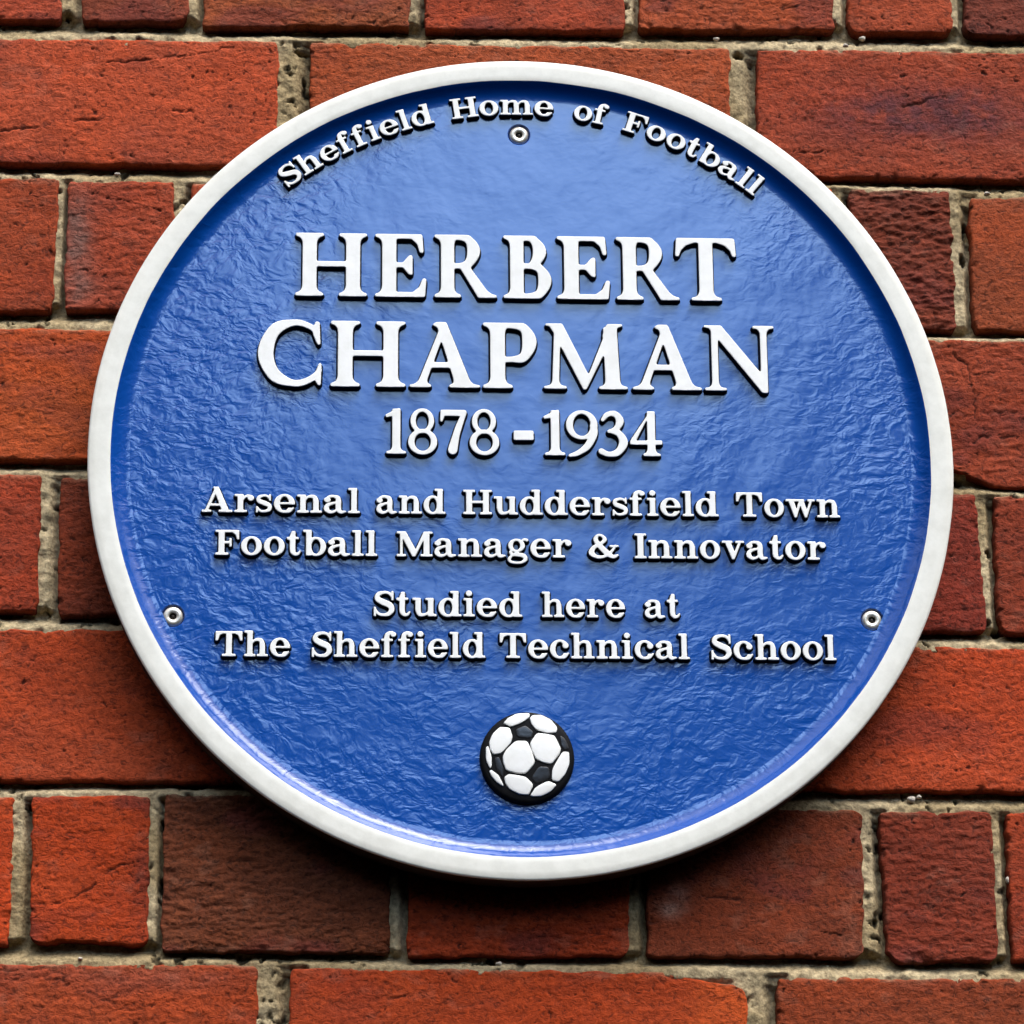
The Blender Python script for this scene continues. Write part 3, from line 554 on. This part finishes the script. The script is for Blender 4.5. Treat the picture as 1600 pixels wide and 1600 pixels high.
    if c == 'S': return U(sk([(.76, .76), (.64, .91), (.43, .95), (.20, .87), (.17, .69), (.40, .555), (.66, .44), (.74, .26), (.62, .09), (.40, .045), (.20, .10), (.08, .27)], [.08, .11, .12, .17, .21, .24, .24, .21, .16, .11, .11, .08]), pg((.72, 1.01), (.81, 1.01), (.81, .63), (.735, .63)), pg((.02, -.01), (.11, -.01), (.105, .37), (.02, .37)))
    if c == '&': return U(sk([(.95, .50), (.80, .26), (.58, .08), (.32, .045), (.12, .20), (.20, .42), (.42, .56), (.58, .74), (.48, .90), (.33, .90), (.27, .72), (.42, .48), (.66, .20), (.86, .06), (1.02, .12)], [.08, .09, .11, .13, .20, .15, .11, .14, .10, .10, .16, .20, .22, .15, .08]), bx(.74, .44, 1.06, .525))

def contours(f):                          # marching squares, closed loops with the solid on the left
    h, w = f.shape; sgn = f < 0
    cells = np.argwhere((sgn[:-1, :-1].astype(int)+sgn[1:, :-1]+sgn[:-1, 1:]+sgn[1:, 1:]) % 4 != 0)
    nxt = {}; pt = {}
    def epoint(key):
        if key not in pt:
            (a, b), (c, d) = key; fa, fb = f[a, b], f[c, d]; t = fa/(fa-fb)
            pt[key] = (GX[a, b]*(1-t)+GX[c, d]*t, GY[a, b]*(1-t)+GY[c, d]*t)
        return key
    for i, j in cells:
        i, j = int(i), int(j)
        cs_ = [(i, j), (i, j+1), (i+1, j+1), (i+1, j)]; ins = [bool(sgn[c]) for c in cs_]; ent, ext = [], []
        for q in range(4):
            a, b = cs_[q], cs_[(q+1) % 4]
            if ins[q] != ins[(q+1) % 4]:
                key = epoint((a, b) if a < b else (b, a)); (ext if ins[q] else ent).append(key)
        for a, b in zip(ext, ent): nxt[a] = b
    loops = []
    while nxt:
        s0 = next(iter(nxt)); k_ = s0; lp = []
        while k_ in nxt: lp.append(pt[k_]); k_ = nxt.pop(k_)
        if len(lp) > 8: loops.append(np.array(lp))
    return loops
def blur(f, n=2):
    for _ in range(n):
        g = np.pad(f, 1, mode='edge'); f = (g[1:-1, 1:-1]*4+2*(g[:-2, 1:-1]+g[2:, 1:-1]+g[1:-1, :-2]+g[1:-1, 2:])+g[:-2, :-2]+g[2:, 2:]+g[:-2, 2:]+g[2:, :-2])/16
    return f
_cache = {}
def glyph(face, c):
    if (face, c) not in _cache:
        f = blur({'roman': roman, 'slab': slab}[face](c)); gy_, gx_ = np.gradient(f)
        res = []
        for lp in contours(f):
            ix = np.clip(((lp[:, 0]-GX[0, 0])/ST).round().astype(int), 0, f.shape[1]-1); iy = np.clip(((lp[:, 1]-GY[0, 0])/ST).round().astype(int), 0, f.shape[0]-1)
            n = np.stack([gx_[iy, ix], gy_[iy, ix]], -1); n /= np.linalg.norm(n, axis=1, keepdims=True)+1e-9
            res.append((lp, n))
        xs = np.concatenate([l[:, 0] for l, _ in res]); _cache[(face, c)] = (res, xs.min(), xs.max())
    return _cache[(face, c)]

class Letters:                            # gathers the glyphs of one line of text, plaque millimetres
    def __init__(self): self.v, self.f, self.m = [], [], []
    def add(self, face, c, x0, x1, zb, cap, h0, h1, ang=0.0, org=None, draft=.62):
        loops, gx0, gx1 = glyph(face, c); sx_ = (x1-x0)/(gx1-gx0)
        rings = ((-.28, h1), (-.10, h1-.06), (.05, h1-.30), (draft, h0+.25), (draft+.35, h0-.2))
        caploops, base = [], len(self.v)
        for lp, n in loops:
            nn = np.stack([n[:, 0]/sx_, n[:, 1]/cap], -1); nn /= np.linalg.norm(nn, axis=1, keepdims=True)+1e-9
            for _ in range(2): nn = (nn+np.roll(nn, 1, 0)+np.roll(nn, -1, 0))/3
            P0 = np.stack([x0+(lp[:, 0]-gx0)*sx_, zb+lp[:, 1]*cap], -1); m_ = len(lp); b0 = len(self.v)
            for off, hh in rings:
                Q = P0+nn*off
                if org is not None:
                    ca, sa = math.cos(-ang), math.sin(-ang); Q = np.stack([Q[:, 0]*ca-Q[:, 1]*sa+org[0], Q[:, 0]*sa+Q[:, 1]*ca+org[1]], -1)
                self.v.extend((q[0]*.001, -hh*.001, q[1]*.001) for q in Q)
            for r_ in range(len(rings)-1):
                for i in range(m_):
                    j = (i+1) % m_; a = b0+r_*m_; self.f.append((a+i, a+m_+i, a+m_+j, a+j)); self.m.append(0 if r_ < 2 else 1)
            caploops.append([(b0+i, Vector((self.v[b0+i][0], self.v[b0+i][2], 0))) for i in range(m_)])
        areas = [sum(p_[1].x*l[(n_+1) % len(l)][1].y-l[(n_+1) % len(l)][1].x*p_[1].y for n_, p_ in enumerate(l)) for l in caploops]
        big_ = max(areas, key=abs); groups_ = []
        for l, ar in zip(caploops, areas):                     # each solid outline with its own counters
            if ar*big_ > 0: groups_.append([l])
        for l, ar in zip(caploops, areas):
            if ar*big_ < 0:
                c0 = l[0][1]; ins_ = [g_ for g_ in groups_ if min(v.x for _, v in g_[0]) < c0.x < max(v.x for _, v in g_[0]) and min(v.y for _, v in g_[0]) < c0.y < max(v.y for _, v in g_[0])]
                (ins_ or groups_)[0].append(l)
        for g_ in groups_:
          flat = [i for l in g_ for i, _ in l]
          for tri in tessellate_polygon([[v for _, v in l] for l in g_]):
              a, b, c_ = [flat[i] for i in tri]
              pa, pb, pc = self.v[a], self.v[b], self.v[c_]
              if (pb[0]-pa[0])*(pc[2]-pa[2])-(pb[2]-pa[2])*(pc[0]-pa[0]) < 0: b, c_ = c_, b
              self.f.append((a, b, c_)); self.m.append(0)
    def build(self, parent):
        me = bpy.data.meshes.new('lettering'); me.from_pydata(self.v, [], self.f); me.materials.append(WHITE); me.materials.append(LETTER_SHADE)
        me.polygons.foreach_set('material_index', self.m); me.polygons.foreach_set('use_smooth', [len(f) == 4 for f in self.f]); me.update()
        return link(bpy.data.objects.new('lettering', me), parent)

# ------------------------------------------------------------------ the plaque
HF, HL, HR = 19.0, 22.3, 24.0             # heights above the wall in mm: field, letter faces, rim face
plaque = thing('wall_plaque', 'round cast blue commemorative plaque with raised white lettering and white rim on the brick wall', 'plaque', (.0043722, 0, .003633))
def lathe(name, prof, mats, midx, parent, seg=256, smooth=True, cx=0, cz=0, close=False, jit=None):
    a = np.linspace(0, 2*np.pi, seg, endpoint=False); vs = []
    for k_, (r, h) in enumerate(prof):
        rr = r+(jit[k_]*fbm(np.cos(a)*9, np.sin(a)*9, 41+k_, 4) if jit else 0)
        vs.append(np.stack([cx+rr*np.cos(a), np.full(seg, -h), cz+rr*np.sin(a)], -1))
    n = len(prof); i = np.arange(n*seg).reshape(n, seg); j = np.roll(i, -1, 1)
    q = np.stack([i[:-1], i[1:], j[1:], j[:-1]], -1)          # profile from the centre outwards faces the viewer
    qs = q.reshape(-1, 4)[:, ::-1] if False else q.reshape(-1, 4)
    mi = np.repeat(np.array(midx), seg)
    return mesh_obj(name, np.concatenate(vs)*.001, qs, mats=mats, parent=parent, midx=mi, smooth=smooth)
SCREWS = [(-.39, 168.9), (-165.0, -80.6), (165.0, -79.9)]
# field: flat cast plate with countersunk screw holes, a fillet and the sloping inside of the rim
seg = 256; ang_ = np.linspace(0, 2*np.pi, seg, endpoint=False)
fv, fq, ft = [], [], []
prof = [(187.4, HF), (189.2, HF+.12), (190.8, HF+.5), (192.2, HF+1.2), (193.6, HF+2.3), (194.8, HF+3.6), (195.6, HF+4.6), (196.15, HR-.02)]
for r, h in prof: fv += [(r*math.cos(a), -h, r*math.sin(a)) for a in ang_]
for k_ in range(len(prof)-1):
    for i in range(seg):
        j = (i+1) % seg; fq.append((k_*seg+i, (k_+1)*seg+i, (k_+1)*seg+j, k_*seg+j))
ob = len(fv); fv += fv[:seg]            # own rim vertices keep the flat face flat-shaded
loops2 = [[(ob+i, Vector((fv[i][0], fv[i][2], 0))) for i in range(seg)]]
HS = 40
for sx_, sz_ in SCREWS:
    b0 = len(fv); hp = [(5.7, HF), (5.35, HF-.25), (5.2, HF-2.6), (0.3, HF-2.6)]
    for r, h in hp: fv += [(sx_+r*math.cos(2*math.pi*i/HS), -h, sz_+r*math.sin(2*math.pi*i/HS)) for i in range(HS)]
    for k_ in range(3):
        for i in range(HS):
            j = (i+1) % HS; fq.append((b0+k_*HS+i, b0+k_*HS+j, b0+(k_+1)*HS+j, b0+(k_+1)*HS+i))
    b1 = len(fv); fv += fv[b0:b0+HS]
    loops2.append([(b1+i, Vector((fv[b1+i][0], fv[b1+i][2], 0))) for i in range(HS)])
flat2 = [i for l in loops2 for i, _ in l]
for tri in tessellate_polygon([[v for _, v in l] for l in loops2]):
    a, b, c = [flat2[i] for i in tri]
    if (fv[b][0]-fv[a][0])*(fv[c][2]-fv[a][2])-(fv[b][2]-fv[a][2])*(fv[c][0]-fv[a][0]) < 0: b, c = c, b
    ft.append((a, b, c))
mesh_obj('field', np.array(fv)*.001, fq, ft, mats=[BLUE], parent=plaque)
lathe('rim', [(196.1, HR-.04), (196.6, HR+.10), (199, HR+.16), (203, HR+.16), (205.9, HR+.06), (206.7, HR-.3), (206.95, HR-1.0)], [RIMWHITE], [0]*6, plaque, jit=[.28, .12, 0, 0, .05, .12, .15])
lathe('plaque_edge', [(206.9, HR-.95), (206.6, 8), (206.0, 2.2), (180, 2.0)], [EDGE], [0]*3, plaque)

def words(lines, face, zb, cap, gap, parent, h1=HL):
    L = Letters()
    for w, x0, x1 in lines:
        gl = [glyph(face, c) for c in w]; wid = [g[2]-g[1] for g in gl]; tot = sum(wid)+gap*(len(w)-1); s = (x1-x0)/tot; x = x0
        for c, ww in zip(w, wid): L.add(face, c, x, x+ww*s, zb, cap, HF, h1); x += (ww+gap)*s
    return L.build(parent)
def boxes(lst, zb, cap, parent):
    L = Letters()
    for c, x0, x1 in lst: L.add('roman', c, x0, x1, zb, cap, HF, HL+.3)
    return L.build(parent)
# line curved round the top of the rim
L = Letters(); RB, CAP = 178.2, 10.9
for w, a0, a1 in (('Sheffield', -39.6, -13.75), ('Home', -10.75, 5.2), ('of', 8.5, 13.7), ('Football', 16.5, 40.1)):
    gl = [glyph('slab', c) for c in w]; wid = [g[2]-g[1] for g in gl]; gap = .085; tot = sum(wid)+gap*(len(w)-1); s = R(a1-a0)/tot; x = R(a0)
    for c, ww in zip(w, wid):
        am = x+ww*s/2; hw = ww*s*(RB+4)/2
        L.add('slab', c, -hw, hw, 0, CAP, HF, HL, am, (RB*math.sin(am), RB*math.cos(am)), draft=.5); x += (ww+gap)*s
L.build(plaque)
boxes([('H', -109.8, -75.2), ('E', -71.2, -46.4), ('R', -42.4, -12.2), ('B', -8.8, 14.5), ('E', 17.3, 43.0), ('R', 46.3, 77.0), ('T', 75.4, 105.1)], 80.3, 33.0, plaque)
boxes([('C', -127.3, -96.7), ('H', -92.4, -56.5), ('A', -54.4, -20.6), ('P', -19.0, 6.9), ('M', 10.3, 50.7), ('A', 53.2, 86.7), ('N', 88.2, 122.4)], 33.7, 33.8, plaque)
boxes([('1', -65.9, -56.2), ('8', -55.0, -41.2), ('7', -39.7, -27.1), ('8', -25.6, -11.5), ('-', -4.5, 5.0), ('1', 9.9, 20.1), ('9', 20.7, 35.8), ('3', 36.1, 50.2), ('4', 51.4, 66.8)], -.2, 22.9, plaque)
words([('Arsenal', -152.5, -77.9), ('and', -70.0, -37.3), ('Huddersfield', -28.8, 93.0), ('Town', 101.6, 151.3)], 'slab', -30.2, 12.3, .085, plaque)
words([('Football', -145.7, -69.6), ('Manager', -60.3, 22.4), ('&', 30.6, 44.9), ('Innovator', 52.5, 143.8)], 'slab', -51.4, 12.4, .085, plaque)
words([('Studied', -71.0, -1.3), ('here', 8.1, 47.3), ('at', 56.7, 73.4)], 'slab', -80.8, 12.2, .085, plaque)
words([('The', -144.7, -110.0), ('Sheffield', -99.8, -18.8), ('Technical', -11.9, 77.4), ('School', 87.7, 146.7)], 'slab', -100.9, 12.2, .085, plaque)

# football emblem: a low dome with raised panels
BX, BZ, BR_ = .5, -148.5, 21.6
def dome_h(r): return HF+2.4+1.3*math.sqrt(max(0, 1-min(1, r)**2))
bp = [(0.01, dome_h(0))]+[(BR_*k_/14, dome_h(k_/14)) for k_ in range(1, 15)]+[(BR_+.25, HF+1.8), (BR_+.5, HF-.2)]
ball = lathe('football_emblem', bp, [BLACK], [0]*(len(bp)-1), plaque, seg=96, cx=BX, cz=BZ)
PANELS = [('white_panel', p) for p in (
 ((530,330),(590,265),(700,215),(850,205),(850,255),(770,310),(630,370)), ((870,270),(900,235),(1010,230),(1130,290),(1205,380),(1190,440),(1080,445),(950,410),(890,340)),
 ((350,570),(390,470),(480,385),(600,395),(630,500),(610,570),(490,700),(400,715),(360,650)), ((520,750),(560,670),(680,560),(820,560),(870,670),(915,820),(800,950),(690,945),(560,910),(530,830)),
 ((870,580),(955,460),(1060,470),(1170,490),(1245,640),(1230,700),(1130,830),(1020,810),(940,770),(890,670)), ((1140,1000),(1150,900),(1270,690),(1355,690),(1355,830),(1300,950),(1220,1045),(1150,1030)),
 ((540,1000),(590,970),(700,985),(800,1005),(890,1090),(830,1210),(720,1200),(600,1140),(550,1070)), ((865,1220),(930,1130),(1080,1050),(1190,1090),(1110,1170),(1000,1220),(900,1230)),
 ((300,640),(330,620),(360,730),(370,860),(350,885),(310,800)), ((345,930),(370,915),(450,980),(510,1080),(510,1105),(440,1060),(370,980)))]
PANELS += [('black_panel', p) for p in (((680,410),(800,360),(905,440),(875,515),(700,500)), ((970,870),(1095,875),(1110,990),(1070,1030),(930,1070),(880,1000)), ((405,765),(465,755),(520,890),(515,1000),(440,920)), ((1245,480),(1310,520),(1360,640),(1300,655),(1265,600)))]
for nm, p in PANELS:
    q = [Vector((BX+(x-825)/592*BR_, BZ+(750-y)/560*BR_, 0)) for x, y in p]; n = len(q); c = sum(q, Vector())/n
    dense = []                            # rounded outline by corner cutting
    for i in range(n):
        a, b, d = q[i-1], q[i], q[(i+1) % n]
        s0, s1 = b+(a-b)*.24, b+(d-b)*.24
        for t in (0, .33, .67, 1.0): dense.append((s0*(1-t)+b*t)*(1-t)+(b*(1-t)+s1*t)*t)
    dense = [b+(b-c).normalized()*(.30 if nm == 'white_panel' else .1) for b in dense]
    vs, fs = [], []; m_ = len(dense)
    up = .6 if nm == 'white_panel' else .28
    for sc_, dh in ((1.02, -.3), (1.0, up*.6), (.97, up*.92), (.92, up), (.5, up+.02), (.05, up+.03)):
        for b in dense:
            v = c+(b-c)*sc_; vs.append((v.x*.001, -(dome_h((Vector((v.x-BX, v.y-BZ))).length/BR_)+dh)*.001, v.y*.001))
    for k_ in range(5):
        for i in range(m_):
            j = (i+1) % m_; fs.append((k_*m_+i, (k_+1)*m_+i, (k_+1)*m_+j, k_*m_+j))
    tri_ = [(5*m_+i, 5*m_+(i+1) % m_, len(vs)) for i in range(m_)]; vs.append((c.x*.001, -(dome_h((Vector((c.x-BX, c.y-BZ))).length/BR_)+up+.03)*.001, c.y*.001))
    area = sum(dense[i].x*dense[(i+1) % m_].y-dense[(i+1) % m_].x*dense[i].y for i in range(m_))
    if area > 0: fs = [f[::-1] for f in fs]
    else: tri_ = [f[::-1] for f in tri_]
    mesh_obj(nm, np.array(vs), fs, tri_, mats=[WHITE if nm == 'white_panel' else BLACKPANEL], parent=ball)

# security screws sunk in the plate
for sx_, sz_ in SCREWS:
    s = lathe('screw', [(1.75, HF-1.6), (1.75, HF-.2), (1.95, HF+.05), (3.4, HF+.1), (4.3, HF-.25), (4.75, HF-.9), (4.8, HF-2.55)], [STEEL], [0]*6, plaque, seg=40, cx=sx_, cz=sz_)
    lathe('screw_socket', [(.01, HF-.5), (.6, HF-.55), (.7, HF-1.4), (1.74, HF-1.5)], [DARKSTEEL], [0]*3, s, seg=24, cx=sx_, cz=sz_)
